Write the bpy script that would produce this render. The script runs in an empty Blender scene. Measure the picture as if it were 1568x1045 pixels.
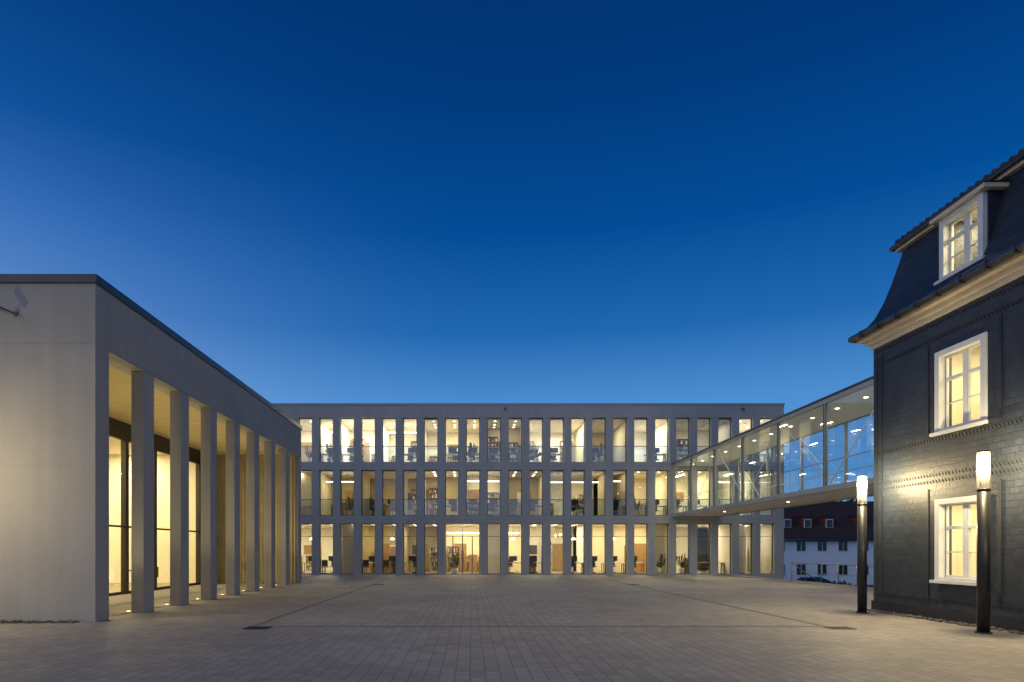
import bpy, bmesh, math, random
from mathutils import Vector, Matrix
random.seed(7)
S = bpy.context.scene
S.view_settings.view_transform='Standard'; S.view_settings.look='None'; S.view_settings.exposure=0
COL = S.collection

# ---------------------------------------------------------------- materials
def newmat(name):
    m=bpy.data.materials.new(name); m.use_nodes=True
    nt=m.node_tree; b=nt.nodes['Principled BSDF']; return m,nt,b
def N(nt,t,**kw):
    n=nt.nodes.new(t)
    for k,v in kw.items():
        if k in n.inputs.keys(): n.inputs[k].default_value=v
        else: setattr(n,k,v)
    return n
def rgb(c): return (c[0],c[1],c[2],1)
def surf(name,col,rough=0.7,var=0.12,scale=1.5,bump=0.15,bscale=60,metal=0.0,spec=0.5,fine=0.06,streak=0.0):
    m,nt,b=newmat(name); L=nt.links
    tc=N(nt,'ShaderNodeTexCoord')
    n1=N(nt,'ShaderNodeTexNoise',Scale=scale,Detail=6.0,Roughness=0.6)
    n2=N(nt,'ShaderNodeTexNoise',Scale=bscale,Detail=3.0)
    L.new(tc.outputs['Object'],n1.inputs['Vector']); L.new(tc.outputs['Object'],n2.inputs['Vector'])
    r=N(nt,'ShaderNodeMapRange'); r.inputs['From Min'].default_value=0.25; r.inputs['From Max'].default_value=0.75
    r.inputs['To Min'].default_value=1-var; r.inputs['To Max'].default_value=1+var
    L.new(n1.outputs['Fac'],r.inputs['Value'])
    r2=N(nt,'ShaderNodeMapRange'); r2.inputs['From Min'].default_value=0.3; r2.inputs['From Max'].default_value=0.7
    r2.inputs['To Min'].default_value=1-fine; r2.inputs['To Max'].default_value=1+fine
    L.new(n2.outputs['Fac'],r2.inputs['Value'])
    mu=N(nt,'ShaderNodeMath',operation='MULTIPLY'); L.new(r.outputs[0],mu.inputs[0]); L.new(r2.outputs[0],mu.inputs[1])
    last=mu
    if streak>0:
        mp=N(nt,'ShaderNodeMapping'); mp.inputs['Scale'].default_value=(3.0,3.0,0.12); L.new(tc.outputs['Object'],mp.inputs['Vector'])
        n3=N(nt,'ShaderNodeTexNoise',Scale=1.0,Detail=5.0); L.new(mp.outputs[0],n3.inputs['Vector'])
        r3=N(nt,'ShaderNodeMapRange'); r3.inputs['From Min'].default_value=0.3; r3.inputs['From Max'].default_value=0.7
        r3.inputs['To Min'].default_value=1-streak; r3.inputs['To Max'].default_value=1+streak; L.new(n3.outputs['Fac'],r3.inputs['Value'])
        last=N(nt,'ShaderNodeMath',operation='MULTIPLY'); L.new(mu.outputs[0],last.inputs[0]); L.new(r3.outputs[0],last.inputs[1])
    vm=N(nt,'ShaderNodeVectorMath',operation='SCALE'); vm.inputs[0].default_value=col; L.new(last.outputs[0],vm.inputs['Scale'])
    L.new(vm.outputs[0],b.inputs['Base Color'])
    b.inputs['Roughness'].default_value=rough; b.inputs['Metallic'].default_value=metal
    b.inputs['Specular IOR Level'].default_value=spec
    if bump>0:
        bp=N(nt,'ShaderNodeBump',Strength=bump,Distance=0.01); L.new(n2.outputs['Fac'],bp.inputs['Height']); L.new(bp.outputs[0],b.inputs['Normal'])
    return m
def brickmat(name,c1,c2,mortar,bw,rh,ms,axes,rough=0.6,bump=0.5,offset=0.5,spec=0.5,lvar=0.12,bias=0.0):
    m,nt,b=newmat(name); L=nt.links
    tc=N(nt,'ShaderNodeTexCoord'); sp=N(nt,'ShaderNodeSeparateXYZ'); cb=N(nt,'ShaderNodeCombineXYZ')
    L.new(tc.outputs['Object'],sp.inputs[0])
    L.new(sp.outputs[axes[0]],cb.inputs[0]); L.new(sp.outputs[axes[1]],cb.inputs[1])
    br=N(nt,'ShaderNodeTexBrick'); br.offset=offset
    for k,v in {'Scale':1.0,'Mortar Size':ms,'Mortar Smooth':0.2,'Bias':bias,'Brick Width':bw,'Row Height':rh,'Color1':rgb(c1),'Color2':rgb(c2),'Mortar':rgb(mortar)}.items():
        br.inputs[k].default_value=v
    L.new(cb.outputs[0],br.inputs['Vector'])
    n=N(nt,'ShaderNodeTexNoise',Scale=0.35,Detail=7.0,Roughness=0.65); L.new(tc.outputs['Object'],n.inputs['Vector'])
    r=N(nt,'ShaderNodeMapRange'); r.inputs['From Min'].default_value=0.3; r.inputs['From Max'].default_value=0.7
    r.inputs['To Min'].default_value=1-lvar; r.inputs['To Max'].default_value=1+lvar; L.new(n.outputs['Fac'],r.inputs['Value'])
    vm=N(nt,'ShaderNodeVectorMath',operation='SCALE'); L.new(br.outputs['Color'],vm.inputs[0]); L.new(r.outputs[0],vm.inputs['Scale'])
    L.new(vm.outputs[0],b.inputs['Base Color'])
    n2=N(nt,'ShaderNodeTexNoise',Scale=25.0,Detail=4.0); L.new(tc.outputs['Object'],n2.inputs['Vector'])
    h=N(nt,'ShaderNodeMath',operation='MULTIPLY_ADD'); L.new(br.outputs['Fac'],h.inputs[0]); h.inputs[1].default_value=-1.0; L.new(n2.outputs['Fac'],h.inputs[2])
    bp=N(nt,'ShaderNodeBump',Strength=bump,Distance=0.01); L.new(h.outputs[0],bp.inputs['Height']); L.new(bp.outputs[0],b.inputs['Normal'])
    rr=N(nt,'ShaderNodeMapRange'); rr.inputs['To Min'].default_value=rough-0.12; rr.inputs['To Max'].default_value=rough+0.15
    L.new(n2.outputs['Fac'],rr.inputs['Value']); L.new(rr.outputs[0],b.inputs['Roughness'])
    b.inputs['Specular IOR Level'].default_value=spec
    return m
def glassmat(name,refl=0.04,tint=(0.95,0.97,0.96),rough=0.0):
    m,nt,b=newmat(name); L=nt.links; nt.nodes.remove(b)
    out=nt.nodes['Material Output']
    t=N(nt,'ShaderNodeBsdfTransparent',Color=rgb(tint)); g=N(nt,'ShaderNodeBsdfGlossy',Color=(1,1,1,1),Roughness=rough)
    lw=N(nt,'ShaderNodeLayerWeight',Blend=0.5); pw=N(nt,'ShaderNodeMath',operation='POWER'); pw.inputs[1].default_value=4.0; L.new(lw.outputs['Facing'],pw.inputs[0])
    ad=N(nt,'ShaderNodeMath',operation='MULTIPLY_ADD',use_clamp=True); ad.inputs[1].default_value=0.85; ad.inputs[2].default_value=refl
    L.new(pw.outputs[0],ad.inputs[0])
    mx=N(nt,'ShaderNodeMixShader'); L.new(ad.outputs[0],mx.inputs[0]); L.new(t.outputs[0],mx.inputs[1]); L.new(g.outputs[0],mx.inputs[2])
    L.new(mx.outputs[0],out.inputs[0]); return m
def emat(name,col,st):
    m,nt,b=newmat(name); b.inputs['Base Color'].default_value=rgb(col)
    b.inputs['Emission Color'].default_value=rgb(col); b.inputs['Emission Strength'].default_value=st; return m
def frosted(name,col,k):
    m,nt,b=newmat(name); L=nt.links; nt.nodes.remove(b); out=nt.nodes['Material Output']
    t=N(nt,'ShaderNodeBsdfTransparent',Color=(1,1,1,1)); g=N(nt,'ShaderNodeBsdfTranslucent',Color=rgb(col)); d=N(nt,'ShaderNodeBsdfDiffuse',Color=rgb(col))
    m1=N(nt,'ShaderNodeMixShader'); m1.inputs[0].default_value=0.4; L.new(g.outputs[0],m1.inputs[1]); L.new(d.outputs[0],m1.inputs[2])
    mx=N(nt,'ShaderNodeMixShader'); mx.inputs[0].default_value=k; L.new(t.outputs[0],mx.inputs[1]); L.new(m1.outputs[0],mx.inputs[2])
    L.new(mx.outputs[0],out.inputs[0]); return m

M={}
M['render']=surf('grey_render',(0.32,0.315,0.305),0.85,0.09,0.4,0.3,70,streak=0.05)
M['concrete']=surf('light_concrete',(0.38,0.385,0.375),0.8,0.08,0.6,0.2,50,streak=0.05)
M['cap']=surf('metal_coping',(0.07,0.075,0.08),0.4,0.1,3,0.0,50,metal=0.6)
M['alu']=surf('aluminium_frame',(0.16,0.165,0.165),0.4,0.05,3,0.0,50,metal=0.5)
M['darkframe']=surf('dark_bronze_frame',(0.035,0.033,0.028),0.4,0.1,3,0.0,50,metal=0.4)
M['glass']=glassmat('window_glass',0.06)
M['guard']=glassmat('guard_glass',0.17,(0.66,0.78,0.86))
M['bridgeglass']=glassmat('bridge_glass',0.05,(0.82,0.92,0.97))
M['whitewall']=surf('interior_white_wall',(0.80,0.75,0.61),0.9,0.04,1,0.0)
M['ochre']=surf('interior_ochre_wall',(0.50,0.39,0.17),0.8,0.1,1,0.0)
M['olive']=surf('interior_olive_wall',(0.45,0.39,0.23),0.8,0.1,1,0.0)
M['ceil']=surf('interior_ceiling',(0.80,0.77,0.68),0.9,0.03,1,0.0)
M['floor']=surf('interior_floor',(0.28,0.23,0.16),0.5,0.1,2,0.0)
M['wood']=surf('furniture_wood',(0.35,0.22,0.10),0.5,0.2,4,0.0)
M['black']=surf('furniture_black',(0.03,0.03,0.035),0.5,0.1,4,0.0)
M['plant']=surf('pot_plant_leaf',(0.04,0.08,0.025),0.6,0.3,8,0.0)
M['white']=surf('white_paint',(0.78,0.77,0.73),0.45,0.05,4,0.05)
M['winwhite']=surf('white_window_paint',(0.64,0.66,0.66),0.5,0.06,4,0.05)
M['soffit']=surf('soffit_panel',(0.50,0.42,0.22),0.8,0.12,2,0.1)
M['steel']=surf('painted_steel',(0.33,0.35,0.36),0.45,0.06,3,0.0,50,metal=0.2)
SC1,SC2,SM=(0.013,0.020,0.034),(0.023,0.033,0.051),(0.006,0.008,0.012)
M['slate']=brickmat('slate_shingle',SC1,SC2,SM,0.22,0.14,0.007,(1,2),rough=0.5,bump=0.8,lvar=0.25)
M['slatex']=brickmat('slate_shingle_end',SC1,SC2,SM,0.22,0.14,0.007,(0,2),rough=0.5,bump=0.8)
M['slateband']=surf('slate_ornament',(0.011,0.015,0.023),0.65,0.3,9,0.2,80)
M['rooftile']=surf('roof_tile',(0.025,0.025,0.03),0.55,0.2,5,0.3)
M['cornice']=surf('painted_cornice',(0.60,0.52,0.40),0.6,0.08,3,0.1)
M['gutter']=surf('zinc_gutter',(0.07,0.08,0.10),0.35,0.1,4,0.0,metal=0.7)
M['pole']=surf('lamp_pole_coating',(0.02,0.021,0.024),0.4,0.1,4,0.05,metal=0.3)
M['lampglass']=frosted('lamp_glass',(0.9,0.85,0.7),0.07)
M['bulb']=emat('lamp_emitter',(1.0,0.80,0.42),30)
M['uplens']=emat('uplight_emitter',(1.0,0.85,0.5),5)
M['down']=emat('downlight_emitter',(1.0,0.86,0.55),8)
M['roomlum']=emat('room_luminaire',(1.0,0.93,0.75),5)
M['curtain']=frosted('curtain_fabric',(0.85,0.78,0.58),0.85)
M['blind']=surf('blind_slat',(0.60,0.60,0.56),0.6,0.05,4,0.0)
M['pave']=brickmat('plaza_paver',(0.35,0.325,0.30),(0.275,0.255,0.235),(0.16,0.147,0.135),0.30,0.20,0.008,(1,0),rough=0.62,bump=0.55,lvar=0.20)
M['strip']=surf('drain_channel_stone',(0.165,0.155,0.145),0.7,0.2,3,0.2)
M['iron']=surf('cast_iron',(0.025,0.025,0.025),0.5,0.2,10,0.2,metal=0.5)
M['grass']=surf('terrain_grass',(0.05,0.07,0.03),0.95,0.35,0.3,0.3,8)
M['kerb']=surf('kerb_stone',(0.28,0.27,0.25),0.8,0.1,2,0.2)
M['stone']=surf('loose_stone',(0.10,0.095,0.09),0.85,0.4,6,0.3)
M['leaf']=surf('foliage',(0.035,0.055,0.022),0.9,0.5,0.8,0.0)
M['bark']=surf('bark',(0.06,0.045,0.03),0.9,0.2,8,0.3)
M['hwall']=surf('house_white_plaster',(0.86,0.88,0.89),0.85,0.05,0.7,0.1)
M['hroof']=brickmat('house_roof_tile',(0.06,0.035,0.028),(0.09,0.05,0.04),(0.02,0.015,0.012),0.3,0.35,0.03,(0,2),rough=0.7)
M['red']=surf('dormer_red_tile',(0.20,0.05,0.035),0.8,0.2,4,0.1)
M['darkwin']=surf('dark_window_pane',(0.02,0.025,0.035),0.15,0.05,4,0.0)
M['rail']=surf('galvanised_rail',(0.22,0.24,0.24),0.4,0.1,4,0.0,metal=0.6)
M['asphalt']=surf('asphalt',(0.05,0.05,0.052),0.9,0.15,1,0.3)
M['carpaint']=surf('car_paint',(0.03,0.04,0.06),0.25,0.02,2,0.0,metal=0.5)

# ---------------------------------------------------------------- builders
def empty(name,loc=(0,0,0)):
    e=bpy.data.objects.new(name,None); COL.objects.link(e); e.location=loc; e.empty_display_size=0.5; return e
class MB:
    def __init__(s): s.v=[]; s.f=[]; s.sm=[]
    def box(s,x0,x1,y0,y1,z0,z1):
        if x0>x1:x0,x1=x1,x0
        if y0>y1:y0,y1=y1,y0
        if z0>z1:z0,z1=z1,z0
        i=len(s.v)
        s.v+=[(x0,y0,z0),(x1,y0,z0),(x1,y1,z0),(x0,y1,z0),(x0,y0,z1),(x1,y0,z1),(x1,y1,z1),(x0,y1,z1)]
        for f in ((0,3,2,1),(4,5,6,7),(0,1,5,4),(1,2,6,5),(2,3,7,6),(3,0,4,7)): s.f.append(tuple(i+a for a in f)); s.sm.append(False)
        return s
    def quad(s,a,b,c,d,smooth=False):
        i=len(s.v); s.v+=[tuple(a),tuple(b),tuple(c),tuple(d)]; s.f.append((i,i+1,i+2,i+3)); s.sm.append(smooth)
    def tri(s,a,b,c):
        i=len(s.v); s.v+=[tuple(a),tuple(b),tuple(c)]; s.f.append((i,i+1,i+2)); s.sm.append(False)
    def cyl(s,p,q,r,r2=None,n=12,caps=True):
        p=Vector(p);q=Vector(q); r2=r if r2 is None else r2
        d=(q-p).normalized(); a=d.orthogonal().normalized(); b=d.cross(a)
        i=len(s.v)
        for k in range(n):
            t=2*math.pi*k/n; o=a*math.cos(t)+b*math.sin(t)
            s.v.append(tuple(p+o*r)); s.v.append(tuple(q+o*r2))
        for k in range(n):
            j=(k+1)%n; s.f.append((i+2*k,i+2*j,i+2*j+1,i+2*k+1)); s.sm.append(True)
        if caps:
            s.f.append(tuple(i+2*k for k in reversed(range(n)))); s.sm.append(False)
            s.f.append(tuple(i+2*k+1 for k in range(n))); s.sm.append(False)
        return s
    def make(s,name,mat,parent=None,bevel=0):
        me=bpy.data.meshes.new(name); me.from_pydata(s.v,[],s.f); me.update()
        me.polygons.foreach_set('use_smooth',s.sm)
        me.materials.append(mat if not isinstance(mat,str) else M[mat])
        o=bpy.data.objects.new(name,me); COL.objects.link(o)
        if parent is not None: o.parent=parent
        if bevel>0:
            bv=o.modifiers.new('bevel','BEVEL'); bv.width=bevel; bv.segments=2; bv.limit_method='ANGLE'
        return o
def area(name,loc,sx,sy,power,col,parent,rot=(0,0,0),spread=180):
    l=bpy.data.lights.new(name,'AREA'); l.shape='RECTANGLE'; l.size=sx; l.size_y=sy; l.energy=power; l.color=col; l.spread=math.radians(spread)
    o=bpy.data.objects.new(name,l); COL.objects.link(o); o.location=loc; o.rotation_euler=rot; o.parent=parent; return o

WARM=(1.0,0.80,0.43); WARM2=(1.0,0.87,0.58); COOL=(1.0,0.94,0.80)
# ================================================================ GROUND
g=MB(); g.quad((-900,-600,-2.4),(1100,-600,-2.4),(1100,1500,-2.4),(-900,1500,-2.4)); g.make('ground','grass')
plaza=empty('paved_plaza')
p=MB(); p.box(-60,16.6,-45,70,-2.5,0.0); p.box(16.6,45,-45,19.3,-2.5,0.0); p.make('paving',"pave",plaza)
st=MB()
zt=0.004
st.box(-4.78,-4.66,14.85,45.2,-0.05,zt); st.box(7.62,7.74,14.85,44.9,-0.05,zt); st.box(-4.78,7.74,14.70,14.85,-0.05,zt)
st.make('drain_channel','strip',plaza)
k=MB(); k.box(16.6,16.85,19.3,45.3,-2.5,0.10); k.box(16.85,45,19.3,19.55,-2.5,0.10); k.make('retaining_kerb','kerb',plaza,0.015)
road=MB(); road.box(20,60,62,70,-2.6,-2.39); road.make('road','asphalt')
rk=MB(); rk.box(20,60,70,70.2,-2.6,-2.27); rk.box(20,60,61.8,62,-2.6,-2.27); rk.make('road_kerb','kerb')
for (x,y) in ((-4.5,14.45),(7.82,14.45),(-4.42,33),(7.9,33)):
    e=empty('drain_grate',(x,y,0)); b=MB(); b.box(-0.25,0.25,-0.2,-0.16,-0.02,0.014); b.box(-0.25,0.25,0.16,0.2,-0.02,0.014)
    b.box(-0.25,-0.21,-0.16,0.16,-0.02,0.014); b.box(0.21,0.25,-0.16,0.16,-0.02,0.014)
    for i in range(7): b.box(-0.185+i*0.06,-0.155+i*0.06,-0.16,0.16,-0.02,0.012)
    b.make('grate_bars','iron',e); c=MB(); c.box(-0.21,0.21,-0.16,0.16,-0.02,0.006); c.make('sump','black',e)

# ================================================================ LEFT COLONNADE BUILDING
LB=empty('colonnade_hall_building')
XF=-8.63; Y0=15.72; YE=34.88; ZB=6.39; XG=-12.9
b=MB()
b.box(-26,XF,Y0,Y0+0.6,0,7.8)
b.box(XF-0.6,XF,Y0+0.6,YE,ZB,7.8)
b.box(-26,XF-0.33,YE-0.6,YE,0,ZB)
b.box(-26,XF-0.6,YE-0.3,YE,ZB,7.8)
b.box(-26,-25.6,Y0+0.6,YE-0.6,0,7.8)
b.box(-25.6,XF-0.6,Y0+0.6,YE-0.3,6.62,7.7)
b.make('walls','render',LB,0.008)
b=MB()
for i in range(1,9): b.box(XF-0.33,XF,Y0+2.32*i,Y0+2.32*i+0.6,0,ZB)
b.make('columns','render',LB,0.01)
b=MB(); b.box(-26.04,XF+0.05,Y0-0.05,YE+0.05,7.8,8.0); b.make('roof_coping','cap',LB,0.01)
b=MB(); b.box(-26,XF-0.004,Y0-0.002,Y0+0.01,6.42,6.428); b.box(-26,XF-0.004,Y0-0.002,Y0+0.01,3.6,3.604)
b.box(XF-0.01,XF+0.002,Y0+0.004,YE,6.405,6.411); b.make('plaster_joints','strip',LB)
b=MB(); b.box(XG,XF-0.6,Y0+0.6,YE-0.6,6.42,6.6); b.make('loggia_soffit','soffit',LB)
b=MB(); b.box(XG-0.1,XF-0.33,YE-0.64,YE-0.605,0.02,6.40); b.make('end_wall_lining','soffit',LB)
b=MB()
for i in range(28): b.box(XG+0.15*i,XG+0.15*i+0.09,YE-0.68,YE-0.64,0.03,6.40)
b.make('timber_battens','soffit',LB)
b=MB(); b.box(-25.6,XF-0.34,Y0+0.6,YE-0.68,-0.1,0.012); b.make('loggia_floor','kerb',LB)
# hall
b=MB(); b.box(-25.5,XG-0.2,Y0+0.65,YE-0.7,6.44,6.6); b.box(-25.5,-21,Y0+0.65,YE-0.7,0.02,6.44); b.box(-21,XG-0.3,YE-0.75,YE-0.65,0.02,6.44); b.box(-21,XG-0.3,Y0+0.62,Y0+0.75,0.02,6.44)
b.make('hall_lining','whitewall',LB)
b=MB(); b.box(-21,XG,Y0+0.75,YE-0.75,-0.05,0.02); b.make('hall_floor','floor',LB)
fr=MB(); gl=MB()
ys=[Y0+0.6+2.32*i for i in range(8)]+[YE-1.95]
fr.box(XG-0.14,XG,Y0+0.6,YE-0.68,5.75,6.41)
fr.box(XG-0.10,XG,Y0+0.6,YE-0.68,0.012,0.12)
fr.box(XG-0.08,XG,Y0+0.6,YE-0.68,2.5,2.57)
for y in ys:
    fr.box(XG-0.16,XG+0.03,y-0.09,y+0.09,0.012,5.75)
    fr.box(XG-0.10,XG-0.002,y+0.16,y+0.21,0.12,5.75)
fr.make('glazing_frames','darkframe',LB)
gl.quad((XG-0.05,Y0+0.6,0.1),(XG-0.05,YE-0.7,0.1),(XG-0.05,YE-0.7,5.8),(XG-0.05,Y0+0.6,5.8)); gl.make('glazing','glass',LB)
b=MB(); b.box(XG-0.12,XG-0.02,YE-1.9,YE-0.68,0.02,5.75); b.make('solid_panel','soffit',LB)
b=MB()
for (x,y) in ((-16,27),(-16.8,29.5),(-15.2,31),(-18,32)):
    b.box(x-.4,x+.4,y-.4,y+.4,0.72,0.76)
    for sx in (-.35,.33):
        b.box(x+sx,x+sx+.03,y-.35,y-.32,0.02,.72); b.box(x+sx,x+sx+.03,y+.32,y+.35,.02,.72)
    b.box(x+.55,x+.95,y-.2,y+.2,.42,.46); b.box(x+.92,x+.96,y-.2,y+.2,.46,.9)
b.make('hall_tables','black',LB)
for y in (19,23.5,28,32): area('hall_ceiling_light',(-16.5,y,6.38),0.5,2.5,430,WARM,LB)
# uplights
up=MB(); rg=MB()
for i in range(0,9):
    y=Y0+2.32*i+0.3 if i>0 else Y0+0.85
    x=XF-0.55
    up.cyl((x,y,0.0),(x,y,0.018),0.05,n=16); rg.cyl((x,y,0.0),(x,y,0.016),0.09,n=16)
    l=bpy.data.lights.new('ground_uplight_lamp','SPOT'); l.energy=160; l.color=WARM; l.spot_size=math.radians(120); l.spot_blend=0.8; l.shadow_soft_size=0.05
    o=bpy.data.objects.new('ground_uplight_lamp',l); COL.objects.link(o); o.location=(x,y,0.05); o.rotation_euler=(math.radians(180),math.radians(10),0); o.parent=LB
up.make('uplight_lens','uplens',LB); rg.make('uplight_ring','rail',LB)
sc=empty('security_camera',(-10.45,Y0,7.1))
b=MB(); b.cyl((0,0,0),(0,-0.05,0),0.05); b.cyl((0,-0.04,0),(0,-0.16,-0.04),0.018); b.cyl((0.12,-0.18,-0.10),(-0.14,-0.3,0.0),0.045); b.cyl((-0.14,-0.3,0),(-0.17,-0.315,0.01),0.05); b.make('camera_body','alu',sc,0.004)
# loose stones at wall bases
def stones(name,pts):
    bm=bmesh.new()
    for (x,y,r) in pts:
        mt=Matrix.Translation((x,y,r*0.3))@Matrix.Rotation(random.random()*6,4,'Z')@Matrix.Diagonal((r*random.uniform(.8,1.4),r*random.uniform(.7,1.2),r*random.uniform(.5,.9),1))
        bmesh.ops.create_icosphere(bm,subdivisions=1,radius=1,matrix=mt)
    for v in bm.verts: v.co+=Vector((random.uniform(-1,1),random.uniform(-1,1),random.uniform(-1,1)))*0.008
    me=bpy.data.meshes.new(name); bm.to_mesh(me); bm.free(); me.materials.append(M['stone'])
    o=bpy.data.objects.new(name,me); COL.objects.link(o)
stones('gravel_strip',[(random.uniform(-13,-8.95),random.uniform(15.42,15.68),random.uniform(.025,.06)) for _ in range(260)])
stones('gravel_strip',[(random.uniform(10.78,11.02),random.uniform(6,18.8),random.uniform(.03,.06)) for _ in range(420)])
sp=empty('stone_step'); b=MB(); b.box(-13,-10.62,14.9,15.4,0,0.06); b.box(-13,-10.8,15.1,15.4,0.06,0.12); b.make('treads','strip',sp,0.01)

# ================================================================ MAIN OFFICE BUILDING
OB=empty('office_building')
YF=45.4; SPC=1.3985; XW0=-11.0; K0,K1=-6,22; PW=0.24
XL=XW0+K0*SPC-SPC/2-0.25; XR=20.87
floors=[(0.05,3.43),(3.95,7.0),(7.52,10.48)]
bands=[(-2.45,0.05),(3.43,3.95),(7.0,7.52),(10.48,11.3)]
f=MB()
for z0,z1 in bands: f.box(XL,XR,YF,YF+0.4,z0,z1)
for fi,(z0,z1) in enumerate(floors):
    for k_ in range(K0,K1+2):
        xc=XW0+(k_-0.5)*SPC
        if fi==0 and k_==8: continue
        xa,xb=xc-PW,xc+PW
        if k_==K0: xa=XL
        if k_==K1+1: xb=XR
        f.box(xa,xb,YF,YF+0.4,z0,z1)
f.make('facade_grid','concrete',OB,0.012)
b=MB(); b.box(XR-0.4,XR,YF+0.4,YF+14,-2.45,11.3); b.box(XL,XL+0.4,YF+0.4,YF+14,-2.45,11.3); b.box(XL+0.4,XR-0.4,YF+13.6,YF+14,-2.45,11.3); b.box(XL+0.4,XR-0.4,YF+0.4,YF+13.6,10.62,11.2)
b.make('outer_walls','concrete',OB)
b=MB(); b.box(XL-0.04,XR+0.04,YF-0.04,YF+14.04,11.3,11.43); b.make('roof_coping','steel',OB,0.01)
b=MB()
for z in (3.69,7.26,10.85): b.box(XL,XR-0.003,YF-0.002,YF+0.01,z,z+0.006)
b.make('panel_joints','strip',OB)
sl=MB(); fl=MB()
for z0,z1 in ((3.43,3.80),(7.0,7.37),(10.48,10.6)): sl.box(XL+0.4,XR-0.4,YF+0.4,YF+13.5,z0,z1)
for z0 in (3.80,7.37): fl.box(XL+0.4,XR-0.4,YF+0.4,YF+13.5,z0,z0+0.15)
fl.box(XL+0.4,XR-0.4,YF+0.4,YF+13.5,-0.2,0.05)
sl.make('ceilings','ceil',OB); fl.make('floors','floor',OB)
# windows
fr=MB(); gl=MB(); gd=MB()
yg=YF+0.30
for fi,(z0,z1) in enumerate(floors):
    for k_ in range(K0,K1+1):
        xc=XW0+k_*SPC; xa=xc-SPC/2+PW; xb=xc+SPC/2-PW
        if fi==0 and k_ in (7,8):
            if k_==8: continue
            xb=XW0+8*SPC+SPC/2-PW
        t=0.05
        fr.box(xa,xa+t,yg-0.03,yg+0.05,z0,z1); fr.box(xb-t,xb,yg-0.03,yg+0.05,z0,z1)
        fr.box(xa+t,xb-t,yg-0.03,yg+0.05,z1-t,z1); fr.box(xa+t,xb-t,yg-0.03,yg+0.05,z0,z0+t)
        zt_=[2.56,5.04,8.6][fi]
        fr.box(xa+t,xb-t,yg-0.03,yg+0.05,zt_,zt_+0.035)
        if fi==0 and k_==7:
            w=xb-xa
            for q in (0.22,0.5,0.78): fr.box(xa+w*q-0.035,xa+w*q+0.035,yg-0.03,yg+0.05,z0+t,zt_)
            fr.box(xa+w*0.5-0.02,xa+w*0.5+0.02,yg-0.03,yg+0.05,zt_+0.05,z1-t)
            for q in (0.47,0.53): fr.box(xa+w*q-0.012,xa+w*q+0.012,yg-0.1,yg-0.07,0.8,1.7)
        def pane(B,x0,x1,za,zb2):
            a=random.uniform(-.004,.004); c=random.uniform(-.004,.004)
            B.quad((x0,yg-a,za),(x1,yg+a,za),(x1,yg+a+c,zb2),(x0,yg-a+c,zb2))
        if fi==0: pane(gl,xa,xb,z0,z1)
        else:
            pane(gl,xa,xb,zt_+.02,z1); pane(gd,xa,xb,z0,zt_+.02)
fr.make('window_frames','alu',OB); gl.make('window_glass','glass',OB); gd.make('guard_panes','guard',OB)
# rooms
walls={'whitewall':MB(),'ochre':MB(),'olive':MB()}
fw=MB(); fb=MB(); fwh=MB(); cu=MB(); lum=MB(); lit=MB(); bl=MB(); pl=MB()
def chair(B,x,y,z,s=1):
    B.box(x-.22,x+.22,y-.22,y+.22,z+.43,z+.48); B.box(x-.2,x+.2,y+.19*s,y+.23*s,z+.5,z+.95)
    B.cyl((x,y,z+.06),(x,y,z+.43),.03,n=6); B.box(x-.25,x+.25,y-.02,y+.02,z,z+.05); B.box(x-.02,x+.02,y-.25,y+.25,z,z+.05)
def desk(x,y,z):
    (fwh if random.random()<.35 else fw).box(x-.7,x+.7,y-.35,y+.35,z+.71,z+.75)
    for sx in (-.66,.62):
        for sy in (-.32,.28): fb.box(x+sx,x+sx+.04,y+sy,y+sy+.04,z,z+.71)
    fb.box(x-.28,x+.28,y-.02,y+.02,z+.86,z+1.2); fb.box(x-.03,x+.03,y-.01,y+.05,z+.75,z+.86)
    chair(fb,x+random.uniform(-.2,.2),y+.6,z)
def shelf(x,y,z,h=1.9):
    B=random.choice([fw,fw,fwh]); w=.45
    B.box(x-w,x-w+.03,y-.35,y,z,z+h); B.box(x+w-.03,x+w,y-.35,y,z,z+h)
    n=int(h/.38)
    for i in range(n+1): B.box(x-w+.03,x+w-.03,y-.35,y,z+i*(h-.03)/n,z+i*(h-.03)/n+.03)
    for i in range(n):
        xx=x-w+.06
        while xx<x+w-.1:
            t=random.uniform(.03,.07)
            if random.random()<.75: random.choice([fb,fw,fwh]).box(xx,xx+t*.9,y-.28,y-.05,z+i*(h-.03)/n+.03,z+i*(h-.03)/n+random.uniform(.2,.32))
            xx+=t
def plant(x,y,z):
    fwh.cyl((x,y,z),(x,y,z+.4),.12,.17)
    for a in range(34):
        t=random.random()*6.28; rr=random.uniform(.08,.38); hh=z+random.uniform(.6,1.45)
        pl.tri((x,y,z+.4),(x+rr*math.cos(t),y+rr*math.sin(t),hh),(x+rr*math.cos(t+.3),y+rr*math.sin(t+.3),hh-.13))
def curtain(x0,x1,y,z0,z1):
    n=int((x1-x0)/.03); ph=random.random()*6
    pt=[(x0+(x1-x0)*i/n, y+.035*math.sin(i*1.1+ph)+.01*math.sin(i*2.7)) for i in range(n+1)]
    for (a,b_),(c,d_) in zip(pt[:-1],pt[1:]): cu.quad((a,b_,z0),(c,d_,z0),(c,d_,z1),(a,b_,z1),True)
def blind(x,z1,drop):
    z=z1-.08; bl.box(x-.42,x+.42,yg+.1,yg+.17,z1-.08,z1-.01)
    while z>z1-drop:
        bl.quad((x-.41,yg+.115,z),(x+.41,yg+.115,z),(x+.41,yg+.155,z+.03),(x-.41,yg+.155,z+.03)); z-=.06
rnd=random.Random(31)
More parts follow.
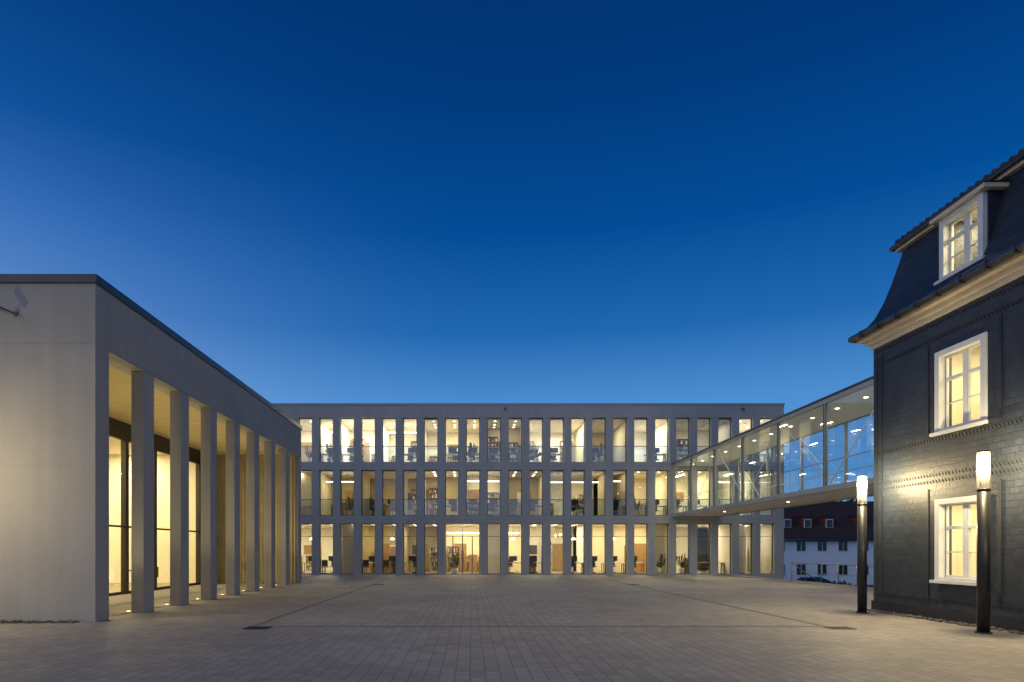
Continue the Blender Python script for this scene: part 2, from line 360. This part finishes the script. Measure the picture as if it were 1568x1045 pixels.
for fi,(z0,z1) in enumerate(floors):
    k_=K0; zc=z1; zf=[0.05,3.95,7.52][fi]
    while k_<=K1:
        n=rnd.choice([1,2,2,3,3] if fi>0 else [2,3,3,4])
        n=min(n,K1+1-k_)
        xa=XW0+(k_-.5)*SPC; xb=XW0+(k_+n-.5)*SPC
        dep=rnd.choice([3.6,4.6,5.6]) if fi>0 else rnd.choice([4.5,6.5,8.0])
        yb=YF+0.4+dep
        if fi==1 and 2<=k_<=11: wm=rnd.choice(['ochre','olive','whitewall'])
        elif fi==0: wm=rnd.choice(['whitewall','olive','whitewall'])
        else: wm=rnd.choice(['whitewall','whitewall','whitewall','olive'])
        W=walls[wm]
        W.box(max(xa,XL+.42),min(xb,XR-.42),yb,yb+.1,zf+.002,zc-.002)
        W2=walls[rnd.choice(['whitewall',wm])]
        if k_>K0: W2.box(xa-.05,xa+.05,YF+.41,yb,zf+.002,zc-.002)
        fac={0:0.85,1:1.05,2:1.5}[fi]*(rnd.choice([0.25,0.5,0.85,1.1,1.5]) if fi else rnd.choice([0.45,0.7,0.9,1.2]))
        if wm!='whitewall': fac*=.8
        pw=62*n*fac*(dep/5)**.7
        cx=(xa+xb)/2
        lc=rnd.choice([WARM2,COOL,COOL] if fi==2 else ([WARM,WARM,WARM2] if fi==1 else [WARM,WARM,WARM2]))
        nl=1 if n<3 else 2
        style=rnd.random()
        for j in range(nl):
            lx=xa+(xb-xa)*(j+.5)/nl
            area('office_ceiling_light',(lx,YF+.4+dep*.5,zc-.06),0.22,min(2.2,dep*.5),pw/nl,lc,OB)
            lum.box(lx-.14,lx+.14,YF+.4+dep*.5-1.2,YF+.4+dep*.5+1.2,zc-.05,zc-.004)
        if style<.5:
            for q in range(n):
                for yy in (.9,2.2,3.2):
                    lit.cyl((xa+(q+.5)*SPC+.12,YF+.4+yy,zc-.02),(xa+(q+.5)*SPC+.12,YF+.4+yy,zc-.006),.08,n=12)
        elif style<.75:
            yy=YF+.4+dep*.35
            lit.box(xa+.3,xb-.3,yy,yy+.09,zc-.62,zc-.56)
            for q in (.25,.75): fb.cyl((xa+(xb-xa)*q,yy+.04,zc-.56),(xa+(xb-xa)*q,yy+.04,zc-.01),.006,n=4)
        if rnd.random()<.7:
            dx=rnd.uniform(xa+.6,xb-.6) if n>1 else cx
            fw.box(dx-.45,dx+.45,yb-.03,yb-.002,zf+.01,zf+2.1)
        if rnd.random()<.6:
            px=rnd.uniform(xa+.5,xb-.5); B=rnd.choice([fb,fw,fwh]); B.box(px-.3,px+.3,yb-.05,yb-.032,zf+1.3,zf+2.0)
        for q in range(n):
            x=xa+(q+.5)*SPC
            r=rnd.random()
            if fi==0:
                if q+k_ in (7,8): r=.9
                if r<.10: curtain(x-.5,x+.5,YF+.56,zf+.02,zf+2.5)
                elif r<.22: walls['whitewall'].box(x-.62,x+.62,YF+1.6,YF+1.7,zf+.01,zc-.01)
                elif r<.72:
                    desk(x,YF+2.2,zf)
                    if rnd.random()<.6: chair(fb,x-.3,YF+1.3,zf,-1)
                else: shelf(x,yb-.05,zf,rnd.choice([1.2,1.9,2.3]))
                if rnd.random()<.35:
                    fb.cyl((x,YF+2,zc-.9),(x,YF+2,zc),.012,n=6); lit.cyl((x,YF+2,zc-1.05),(x,YF+2,zc-.9),.17,.06,n=12)
                if rnd.random()<.4: fw.box(x-.3,x+.32,YF+3.2,YF+3.7,zf+.01,zf+rnd.uniform(1.0,2.2))
                if rnd.random()<.2: plant(x+.2,YF+1.0,zf)
            else:
                if r<.10: curtain(x-.5,x-.5+rnd.uniform(.25,.6),YF+.56,zf+.02,zc-.05)
                elif r<.16: walls[wm].box(x-.6,x+.5,YF+1.5,YF+1.6,zf+.01,zc-.01)
                elif r<.34: blind(x,zc,rnd.choice([.5,.9,1.3,2.1]))
                if rnd.random()>.4: desk(x,YF+1.7,zf)
                if rnd.random()<.5: shelf(x,yb-.05,zf,rnd.choice([1.2,1.9,2.3]))
                if rnd.random()<.25: plant(x+rnd.uniform(-.2,.2),YF+.95,zf)
        k_+=n
for kk,W in walls.items(): W.make('partition_walls_'+kk,kk,OB)
fw.make('office_furniture_wood','wood',OB); fb.make('office_furniture_dark','black',OB); fwh.make('office_furniture_white','white',OB); cu.make('curtains','curtain',OB); lum.make('luminaire_housings','white',OB); lit.make('room_luminaires','roomlum',OB); bl.make('venetian_blinds','blind',OB); pl.make('pot_plants','plant',OB)
xe=XW0+7.5*SPC
area('entrance_light',(xe,YF+.12,3.41),1.2,.08,30,WARM,OB)
for x in (2.3,18.05):
    e=empty('security_camera',(x,YF,11.05)); b=MB(); b.box(-.05,.05,-.06,0,-.05,.05); b.cyl((0,-.05,0),(0,-.3,-.03),.03); b.cyl((0,-.3,-.12),(0,-.3,.02),.09,.09); b.make('camera_body','alu',e)

# ================================================================ SKYWALK
SW=empty('glazed_footbridge')
xa,xb=13.5,16.4; ya,yb=18.75,45.35; zb,zt=3.86,7.38
b=MB()
for x in (xa,xb):
    b.box(x-.08,x+.08,ya,yb,zb,zb+.22); b.box(x-.08,x+.08,ya,yb,zt-.17,zt)
b.make('edge_beams','steel',SW,0.01)
b=MB(); b.box(xa+.08,xb-.08,ya,yb,zb+.06,zb+.19); b.make('deck','ceil',SW)
b=MB(); b.box(xa+.08,xb-.08,ya,yb,zt-.14,zt-.02); b.make('ceiling','ceil',SW)
b=MB(); b.box(xa-.14,xb+.14,ya,yb-.02,zt,zt+.06); b.make('roof_sheet','cap',SW)
posts=[19.0,22.0,25.9,29.8,33.75,37.65,41.6,45.2]
b=MB(); rods=MB(); mul=MB()
for x in (xa,xb):
    for y in posts: b.box(x-.05,x+.05,y-.055,y+.055,zb+.22,zt-.17)
for i in range(len(posts)-1):
    y0,y1=posts[i],posts[i+1]
    if i%2==0: rods.cyl((xa+.12,y0+.07,zb+.3),(xa+.12,y1-.07,zt-.22),.022,n=8)
    else: rods.cyl((xa+.12,y0+.07,zt-.22),(xa+.12,y1-.07,zb+.3),.022,n=8)
    if i%2==1: rods.cyl((xb-.12,y0+.07,zb+.3),(xb-.12,y1-.07,zt-.22),.022,n=8)
for y in posts[1:-1]: mul.box(xa-.07,xa-.045,y-.09,y-.06,zb+.22,zt-.17); mul.box(xa-.07,xa-.045,y+.06,y+.09,zb+.22,zt-.17)
b.make('posts','steel',SW,0.006); rods.make('bracing_rods','white',SW); mul.make('glazing_bars','alu',SW)
b=MB()
for x in (xa+.25,xb-.25): b.cyl((x,ya,zb+1.2),(x,yb,zb+1.2),.018,n=8)
b.make('handrails','steel',SW)
gl=MB()
pe=[ya]+posts[1:-1]+[yb]
for x in (xa-.04,xb+.04):
    for y0,y1 in zip(pe[:-1],pe[1:]):
        a=random.uniform(-.008,.008); gl.quad((x-a,y0,zb+.22),(x+a,y1,zb+.22),(x+a,y1,zt-.17),(x-a,y0,zt-.17))
gl.make('glazing','bridgeglass',SW)
dn=MB()
for i in range(len(posts)-1):
    for q in (.25,.75):
        y=posts[i]+(posts[i+1]-posts[i])*q
        dn.cyl(((xa+xb)/2-.5,y,zt-.16),((xa+xb)/2-.5,y,zt-.141),.07,n=14)
    ym=(posts[i]+posts[i+1])/2
    area('bridge_ceiling_light',((xa+xb)/2,ym,zt-.17),.15,.6,62 if i>3 else 24,WARM,SW)
for y in (24,32,40): dn.cyl((14.9,y,zb+.045),(14.9,y,zb+.06),.06,n=14)
dn.make('downlights','down',SW)
for y in (24,32,40): area('bridge_underside_light',(14.95,y,zb+.035),.12,.12,90,WARM,SW)

# ================================================================ SLATE BUILDING (right)
SB=empty('slate_clad_house')
X=11.05; YN,YS=18.7,2.0; XE=22.0
def winlist(): return [(14.60,16.16),(10.6,12.16),(6.6,8.16)]
opens=[]
for (u0,u1) in winlist(): opens+= [(u0,u1,0.93,2.85),(u0,u1,4.40,6.32)]
us=sorted({YS,YN}|{o[0] for o in opens}|{o[1] for o in opens}); zs=sorted({0,7.3}|{o[2] for o in opens}|{o[3] for o in opens})
w=MB()
for i in range(len(us)-1):
    hasw=any(o[0]<=us[i]+1e-6 and us[i+1]<=o[1]+1e-6 for o in opens)
    if not hasw: w.box(X,X+.35,us[i],us[i+1],0,7.3); continue
    for j in range(len(zs)-1):
        if any(o[0]<=us[i]+1e-6 and us[i+1]<=o[1]+1e-6 and o[2]<=zs[j]+1e-6 and zs[j+1]<=o[3]+1e-6 for o in opens): continue
        w.box(X,X+.35,us[i],us[i+1],zs[j],zs[j+1])
w.make('slate_wall','slate',SB)
w=MB(); w.box(X+.35,XE,YN-.35,YN,0,7.3); w.box(X+.35,XE,YS,YS+.35,0,7.3); w.box(XE-.35,XE,YS+.35,YN-.35,0,7.3); w.make('end_walls','slatex',SB)
w=MB(); w.box(X-.04,X,YS,YN+.04,0,.28); w.make('plinth','slateband',SB)
o_=MB()
def bandH(z,y0,y1,h=.075):
    y=y0
    while y<y1-.12:
        o_.v+= [(X-.014,y,z),(X-.007,y+.10,z),(X-.005,y+.15,z+h),(X-.016,y+.05,z+h),(X,y,z),(X,y+.10,z),(X,y+.15,z+h),(X,y+.05,z+h)]
        i=len(o_.v)-8
        for f_ in ((0,1,2,3),(4,7,6,5),(0,4,5,1),(1,5,6,2),(2,6,7,3),(3,7,4,0)): o_.f.append(tuple(i+a for a in f_)); o_.sm.append(False)
        y+=.108
def bandV(y,z0,z1,wd=.10):
    z=z0
    while z<z1-.1:
        o_.v+=[(X-.018,y,z),(X-.008,y+wd,z+.03),(X-.005,y+wd,z+.10),(X-.016,y,z+.07),(X,y,z),(X,y+wd,z+.03),(X,y+wd,z+.10),(X,y,z+.07)]
        i=len(o_.v)-8
        for f_ in ((0,1,2,3),(4,7,6,5),(0,4,5,1),(1,5,6,2),(2,6,7,3),(3,7,4,0)): o_.f.append(tuple(i+a for a in f_)); o_.sm.append(False)
        z+=.077
for z in (3.25,3.40,4.22,6.62,6.98): 
    bandH(z,YS,YN-.05)
bandH(.42,YS,YN-.05)
bandV(YN-.2,.5,6.95); bandV(YN-.42,.5,6.95,.06)
for (u0,u1) in winlist():
    for (a,c) in ((.5,3.2),(4.34,6.6)):
        bandV(u0-.42,a,c); bandV(u1+.28,a,c,.06)
o_.make('ornamental_slate_bands','slateband',SB)
# windows
wf=MB(); wg=MB(); sill=MB()
def sashwin(xp,y0,y1,z0,z1):
    a=.13
    wf.box(xp-.05,xp+.1,y0-.02,y0+a,z0,z1); wf.box(xp-.05,xp+.1,y1-a,y1+.02,z0,z1)
    wf.box(xp-.05,xp+.1,y0+a,y1-a,z1-a,z1); wf.box(xp-.05,xp+.1,y0+a,y1-a,z0,z0+.09)
    sill.box(xp-.12,xp-.05,y0-.1,y1+.1,z0-.05,z0+.02)
    ys0,ys1=y0+a,y1-a; zz0,zz1=z0+.09,z1-a
    ym=(ys0+ys1)/2; xi=xp+.10
    wf.box(xi,xi+.08,ym-.05,ym+.05,zz0,zz1)
    for (p0,p1) in ((ys0,ym-.05),(ym+.05,ys1)):
        wf.box(xi+.01,xi+.07,p0,p0+.04,zz0,zz1); wf.box(xi+.01,xi+.07,p1-.04,p1,zz0,zz1)
        H=zz1-zz0
        wf.box(xi+.01,xi+.07,p0+.04,p1-.04,zz0,zz0+.05); wf.box(xi+.01,xi+.07,p0+.04,p1-.04,zz1-.04,zz1)
        wf.box(xi-.01,xi+.07,p0+.04,p1-.04,zz0+H*.66,zz0+H*.66+.07)
        wf.box(xi+.015,xi+.06,p0+.04,p1-.04,zz0+H*.34,zz0+H*.34+.025)
    wg.quad((xi+.05,ys0,zz0),(xi+.05,ys1,zz0),(xi+.05,ys1,zz1),(xi+.05,ys0,zz1))
for o in opens: sashwin(X,*o)
# mansard roof
prof=[(-.34,7.56),(-.16,7.72),(.02,7.98),(.17,8.35),(.30,8.8),(.42,9.3),(.50,9.66)]
me_=MB()
def ring(o,z): return [(X+o,YN-o,z),(X+o,YS+o,z),(XE-o,YS+o,z),(XE-o,YN-o,z)]
def off(z):
    for (o1,z1),(o2,z2) in zip(prof[:-1],prof[1:]):
        if z1<=z<=z2: return o1+(o2-o1)*(z-z1)/(z2-z1)
DORM=[(14.78,16.12),(10.7,12.04),(6.7,8.04)]
zrows=sorted(set([p_[1] for p_ in prof]+[7.95,9.42]))
for za,zb2 in zip(zrows[:-1],zrows[1:]):
    oa,ob=off(za),off(zb2)
    segs=[(None,DORM[2][0]),(DORM[2][0],DORM[2][1]),(DORM[2][1],DORM[1][0]),(DORM[1][0],DORM[1][1]),(DORM[1][1],DORM[0][0]),(DORM[0][0],DORM[0][1]),(DORM[0][1],None)]
    for si,(s0,s1) in enumerate(segs):
        if si%2==1 and za>=7.95-1e-6 and zb2<=9.42+1e-6: continue
        a0=YS+oa if s0 is None else s0; a1=YS+ob if s0 is None else s0
        b0=YN-oa if s1 is None else s1; b1=YN-ob if s1 is None else s1
        me_.quad((X+oa,a0,za),(X+ob,a1,zb2),(X+ob,b1,zb2),(X+oa,b0,za))
for (o1,z1),(o2,z2) in zip(prof[:-1],prof[1:]):
    r1,r2=ring(o1,z1),ring(o2,z2)
    for i in (1,2,3):
        j=(i+1)%4; me_.quad(r1[i],r1[j],r2[j],r2[i])
me_.make('mansard_slopes','slate',SB)
me_=MB(); r1=ring(.34,9.8); r2=ring(5.0,11.1)
for i in range(4):
    j=(i+1)%4; me_.quad(r1[i],r1[j],r2[j],r2[i])
me_.quad(*r2); 
y=YS+.3
while y<YN-.4:
    me_.cyl((X+.28,y,9.83),(X+1.2,y,10.12),.07,n=8); y+=.24
me_.make('upper_roof','rooftile',SB)
me_=MB(); me_.box(X+.36,XE-.36,YS+.36,YN-.36,9.64,9.78); me_.make('upper_eave_board','cornice',SB,0.01)
me_=MB(); me_.cyl((X+.30,YS,9.76),(X+.30,YN-.28,9.76),.055,n=10); me_.cyl((X+.30,YN-.30,9.76),(XE,YN-.30,9.76),.055,n=10); me_.make('upper_gutter','gutter',SB)
c=MB(); 
for (o1,z0,z1) in ((-.05,7.14,7.26),(-.14,7.262,7.38),(-.30,7.382,7.5)):
    c.box(X+o1,XE-o1,YS+o1,YN-o1,z0,z1)
c.make('eaves_cornice','cornice',SB,0.012)
gt=MB(); gx=X-.40
gt.cyl((gx,YS,7.53),(gx,YN+.40,7.53),.085,n=14); gt.cyl((gx,YN+.40,7.53),(XE,YN+.40,7.53),.085,n=14)
gt.box(X-.33,XE,YS,YN+.33,7.502,7.56)
yy=YS
while yy<YN: gt.box(gx-.09,gx+.05,yy,yy+.03,7.43,7.60); yy+=.75
gt.make('gutter','gutter',SB)
# dormers
dm=MB(); dh=MB()
for (a0,a1) in DORM:
    xd=X+.08
    dm.box(xd+.05,X+1.2,a0-.06,a0,7.95,9.42); dm.box(xd+.05,X+1.2,a1,a1+.06,7.95,9.42)
    dh.box(xd-.16,X+.6,a0-.2,a1+.2,9.42,9.52)
    sashwin(xd,a0,a1,7.98,9.42)
dm.make('dormer_cheeks','slatex',SB); dh.make('dormer_hood','cornice',SB,0.01)
hc=MB()
for (a0,a1) in DORM: hc.box(X-.1,X+.6,a0-.22,a1+.22,9.521,9.55)
hc.make('dormer_flashing','gutter',SB)
wf.make('window_frames','winwhite',SB,0.006); wg.make('window_glass','glass',SB); sill.make('window_sills','winwhite',SB)
# interior
r=MB()
for (z0,z1) in ((.3,3.2),(3.6,6.8)):
    r.box(X+2.6,X+2.7,YS+.4,YN-.4,z0,z1); r.box(X+.36,X+2.6,YS+.4,YN-.4,z1,z1+.1)
    for y in (17.2,13.3,9.3,5.3): r.box(X+.36,X+2.6,y,y+.1,z0,z1)
for (a0,a1) in DORM:
    r.box(X+1.9,X+2.0,a0-.2,a1+.2,7.7,9.5); r.box(X+.9,X+1.9,a0-.16,a0-.07,7.7,9.5); r.box(X+.9,X+1.9,a1+.07,a1+.16,7.7,9.5); r.box(X+.62,X+1.9,a0-.16,a1+.16,9.5,9.6)
    area('room_light',(X+1.1,(a0+a1)/2,9.4),.3,.6,95,WARM,SB)
r.make('room_linings','whitewall',SB)
r=MB(); r.box(X+.36,X+4.2,YS+.4,YN-.4,.2,.3); r.box(X+.36,X+4.2,YS+.4,YN-.4,3.4,3.6); r.make('room_floors','floor',SB)
for y in (15.4,11.4,7.4):
    for z in (3.1,6.7): area('room_light',(X+1.4,y,z),.5,1.2,125,WARM,SB)
fu=MB()
fu.box(X+2.2,X+2.55,16.1,17.0,.3,2.1); fu.box(X+2.54,X+2.59,15.5,16.0,5.0,5.7)
fu.box(X+2.2,X+2.55,15.9,16.6,3.6,5.4); fu.make('room_cupboards','wood',SB)

# ================================================================ STREET LAMPS
def lamp(x,y,pw):
    e=empty('street_lamp',(x,y,0))
    b=MB(); b.cyl((0,0,0),(0,0,2.84),.112,n=28); b.cyl((0,0,0),(0,0,.03),.15,n=28); b.cyl((0,0,2.84),(0,0,2.87),.118,n=28); b.cyl((0,0,3.60),(0,0,3.625),.118,n=28)
    b.box(-.045,.045,-.116,-.10,.5,.85)
    b.make('pole','pole',e)
    b=MB()
    for t in range(3):
        a=math.pi/2+t*math.pi*2/3; b.cyl((.10*math.cos(a),.10*math.sin(a),2.87),(.10*math.cos(a),.10*math.sin(a),3.6),.004,n=6)
    b.make('glass_supports','rail',e)
    c=MB(); c.cyl((0,0,2.87),(0,0,3.6),.110,n=28,caps=False); c.make('glass_cylinder','lampglass',e)
    c=MB(); c.cyl((0,0,2.87),(0,0,3.22),.028,n=16); c.make('inner_reflector','white',e)
    c=MB(); c.cyl((0,0,3.46),(0,0,3.57),.055,n=16); c.make('emitter','bulb',e)
    l=bpy.data.lights.new('lamp_light','POINT'); l.energy=pw; l.color=(1,.78,.42); l.shadow_soft_size=.06
    o=bpy.data.objects.new('lamp_light',l); COL.objects.link(o); o.location=(0,0,3.37); o.parent=e
lamp(10.21,13.58,330); lamp(10.31,17.96,440); lamp(-11.7,13.3,380); lamp(10.2,9.2,280); lamp(-11.7,6.5,120)

# ================================================================ BACKGROUND
def house(name,x0,x1,y0,y1,zb,ze,zr):
    e=empty(name)
    b=MB(); b.box(x0,x1,y0,y1,zb,ze)
    ym=(y0+y1)/2
    b.tri((x0,y0,ze),(x0,ym,zr-.1),(x0,y1,ze)); b.tri((x1,y0,ze),(x1,y1,ze),(x1,ym,zr-.1)); b.make('walls','hwall',e)
    b=MB(); o=.5
    sl=(zr-ze)/(ym-y0)
    b.quad((x0-o,y0-o,ze-o*sl+.05),(x1+o,y0-o,ze-o*sl+.05),(x1+o,ym,zr+.05),(x0-o,ym,zr+.05)); b.quad((x0-o,y1+o,ze-o*sl+.05),(x0-o,ym,zr+.05),(x1+o,ym,zr+.05),(x1+o,y1+o,ze-o*sl+.05)); b.make('roof','hroof',e)
    b=MB(); b.cyl((x0-o,y0-o-.05,ze-o*sl),(x1+o,y0-o-.05,ze-o*sl),.09); b.make('gutter','gutter',e)
    wn=MB(); wfr=MB()
    x=x0+1.3
    while x<x1-1.2:
        for z in (zb+1.2,zb+4.0):
            wfr.box(x-.08,x+1.08,y0-.06,y0-.01,z-.08,z+1.28); wn.box(x,x+1,y0-.08,y0-.055,z,z+1.2); wfr.box(x+.47,x+.53,y0-.1,y0-.08,z,z+1.2)
        x+=2.45
    wfr.make('window_frames','white',e); wn.make('window_panes','darkwin',e)
    d=MB(); dw=MB(); dr=MB(); dp=MB()
    for xc in (x0+3.2,x0+5.6,x0+8.2,x0+12.0):
        d.box(xc-.6,xc+.6,y0+1.2,y0+4.5,ze+.6,ze+2.35); dw.box(xc-.42,xc+.42,y0+1.12,y0+1.19,ze+1.0,ze+2.05); dp.box(xc-.34,xc+.34,y0+1.09,y0+1.12,ze+1.08,ze+1.97); dr.box(xc-.75,xc+.75,y0+1.0,y0+4.6,ze+2.35,ze+2.5)
    d.make('dormers','red',e); dw.make('dormer_windows','white',e); dp.make('dormer_panes','darkwin',e); dr.make('dormer_roofs','hroof',e)
    ch=MB(); ch.box(x0+6.8,x0+7.4,ym-.3,ym+.3,zr-.5,zr+.9); ch.make('chimney','red',e)
house('white_house',34.5,52,80,90,-2.4,3.3,7.7)
def foliage(name,clumps,nl,sz):
    b=MB(); rn=random.Random(5)
    for (x,y,z,r) in clumps:
        for _ in range(nl):
            d=Vector((rn.gauss(0,1),rn.gauss(0,1),rn.gauss(0,1))).normalized()*r*rn.uniform(.45,1.05)
            c=Vector((x,y,z))+Vector((d.x,d.y,d.z*.8)); a=Vector((rn.gauss(0,1),rn.gauss(0,1),rn.gauss(0,1))).normalized(); u=a.orthogonal().normalized()*sz*rn.uniform(.5,1.2); v=a.cross(u).normalized()*sz*rn.uniform(.4,.9)
            b.quad(c-u,c-v,c+u,c+v)
    return b
rn=random.Random(3); cl=[]; tk=MB()
for i in range(26):
    x=34+i*2.6+rn.uniform(-1,1); y=104+rn.uniform(-6,8); h=rn.uniform(8.5,12)-(i*0.02)
    tk.cyl((x,y,-2.4),(x+rn.uniform(-.4,.4),y,h-3),.3,.1,n=7)
    for q in range(5): cl.append((x+rn.uniform(-1.6,1.6),y+rn.uniform(-1.5,1.5),-1+ (h-1)*(.3+.16*q)+rn.uniform(-.5,.5),rn.uniform(1.3,2.2)))
DT=empty('distant_trees'); foliage('f',cl,60,.5).make('crowns','leaf',DT); tk.make('trunks','bark',DT)
HB=empty('hedge'); cl=[(26+i*.5+rn.uniform(-.1,.1),58+rn.uniform(-.3,.3),-1.8+rn.uniform(-.2,.4),rn.uniform(.6,.9)) for i in range(12)]
foliage('h',cl,150,.13).make('leaves','leaf',HB); b=MB()
for i in range(6): b.cyl((26.2+i*1.1,58,-2.4),(26.3+i*1.1,58,-1.6),.06,.03,n=6)
b.make('stems','bark',HB)
def car(x,y,z):
    e=empty('parked_car',(x,y,z)); prof_=[(-2.1,.35),(-2.12,.7),(-1.95,.95),(-1.35,1.02),(-.75,1.42),(.55,1.47),(1.25,1.2),(1.55,1.0),(2.05,.9),(2.12,.6),(2.08,.3)]
    b=MB(); W_=.85
    n=len(prof_)
    for s_ in (-1,1):
        i=len(b.v); b.v+=[(px,s_*(W_ if pz<1.03 else W_-.14),pz) for px,pz in prof_]; b.f.append(tuple(range(i,i+n)) if s_<0 else tuple(reversed(range(i,i+n)))); b.sm.append(False)
    for k in range(n):
        j=(k+1)%n; b.f.append((k,n+k,n+j,j)); b.sm.append(False)
    b.make('body','carpaint',e,0.04)
    b=MB(); b.quad((-1.2,-.74,1.06),(1.35,-.74,1.06),(.55,-.73,1.40),(-.72,-.73,1.37)); b.quad((-1.33,-.6,1.045),(-1.33,.6,1.045),(-.79,.58,1.41),(-.79,-.58,1.41)); b.make('windows','darkwin',e)
    b=MB()
    for px in (-1.3,1.3):
        for s_ in (-1,1): b.cyl((px,s_*.68,.32),(px,s_*.88,.32),.32,n=18)
    b.make('tyres','black',e)
car(33.0,66,-2.39)
# railing
RL=empty('railing'); b=MB()
y=20.5
while y<36: b.cyl((16.72,y,.1),(16.72,y,1.0),.022,n=8); y+=1.5
b.cyl((16.72,20.5,1.0),(16.72,35.5,1.0),.025,n=8); b.cyl((16.72,20.5,.55),(16.72,35.5,.55),.012,n=8)
b.cyl((16.72,35.5,1.0),(18.4,35.5,-.2),.025,n=8); b.make('rails','rail',RL)

# ================================================================ WORLD
w=bpy.data.worlds.new("World"); S.world=w; w.use_nodes=True; nt=w.node_tree; L=nt.links
bg=nt.nodes['Background']
tc=N(nt,'ShaderNodeTexCoord'); sp_=N(nt,'ShaderNodeSeparateXYZ'); L.new(tc.outputs['Generated'],sp_.inputs[0])
def ramp(stops):
    r=N(nt,'ShaderNodeValToRGB')
    el=r.color_ramp.elements
    el[0].position=stops[0][0]; el[0].color=rgb(stops[0][1]); el[1].position=stops[-1][0]; el[1].color=rgb(stops[-1][1])
    for p_,c_ in stops[1:-1]:
        e=el.new(p_); e.color=rgb(c_)
    L.new(sp_.outputs[2],r.inputs[0]); return r
rA=ramp([(0.0,(0.15,0.38,0.70)),(0.2,(0.078,0.275,0.64)),(0.30,(0.015,0.140,0.44)),(0.42,(0.0008,0.074,0.31)),(0.55,(0.0005,0.043,0.205)),(0.70,(0.0005,0.028,0.135)),(1.0,(0.001,0.02,0.085))])
rB=ramp([(0.0,(0.70,0.64,0.62)),(0.2,(0.31,0.46,0.80)),(0.38,(0.085,0.24,0.63)),(0.48,(0.010,0.11,0.40)),(0.62,(0.001,0.047,0.215)),(1.0,(0.001,0.02,0.085))])
dt=N(nt,'ShaderNodeVectorMath',operation='DOT_PRODUCT'); L.new(tc.outputs['Generated'],dt.inputs[0]); dt.inputs[1].default_value=(-0.906,-0.423,0)
mr=N(nt,'ShaderNodeMapRange',interpolation_type='SMOOTHSTEP'); mr.inputs['From Min'].default_value=-0.42; mr.inputs['From Max'].default_value=0.75; L.new(dt.outputs['Value'],mr.inputs['Value'])
mx=N(nt,'ShaderNodeMix',data_type='RGBA'); L.new(mr.outputs[0],mx.inputs['Factor']); L.new(rA.outputs[0],mx.inputs['A']); L.new(rB.outputs[0],mx.inputs['B'])
L.new(mx.outputs['Result'],bg.inputs[0]); bg.inputs[1].default_value=1.0
sl_=bpy.data.lights.new('dusk_glow_sun','SUN'); sl_.energy=0.42; sl_.angle=math.radians(45); sl_.color=(1,.91,.80)
so=bpy.data.objects.new('dusk_glow_sun',sl_); COL.objects.link(so)
d=Vector((0.66,0.50,-0.58)); so.rotation_euler=d.to_track_quat('-Z','Y').to_euler()

# ================================================================ CAMERA
cd=bpy.data.cameras.new('camera'); co=bpy.data.objects.new('camera',cd); COL.objects.link(co)
co.location=(0,0,1.65); co.rotation_euler=(math.radians(90),0,0)
cd.sensor_width=36; cd.lens=24; cd.shift_x=0.0408; cd.shift_y=0.2044; cd.clip_end=3000; cd.clip_start=.1
S.camera=co
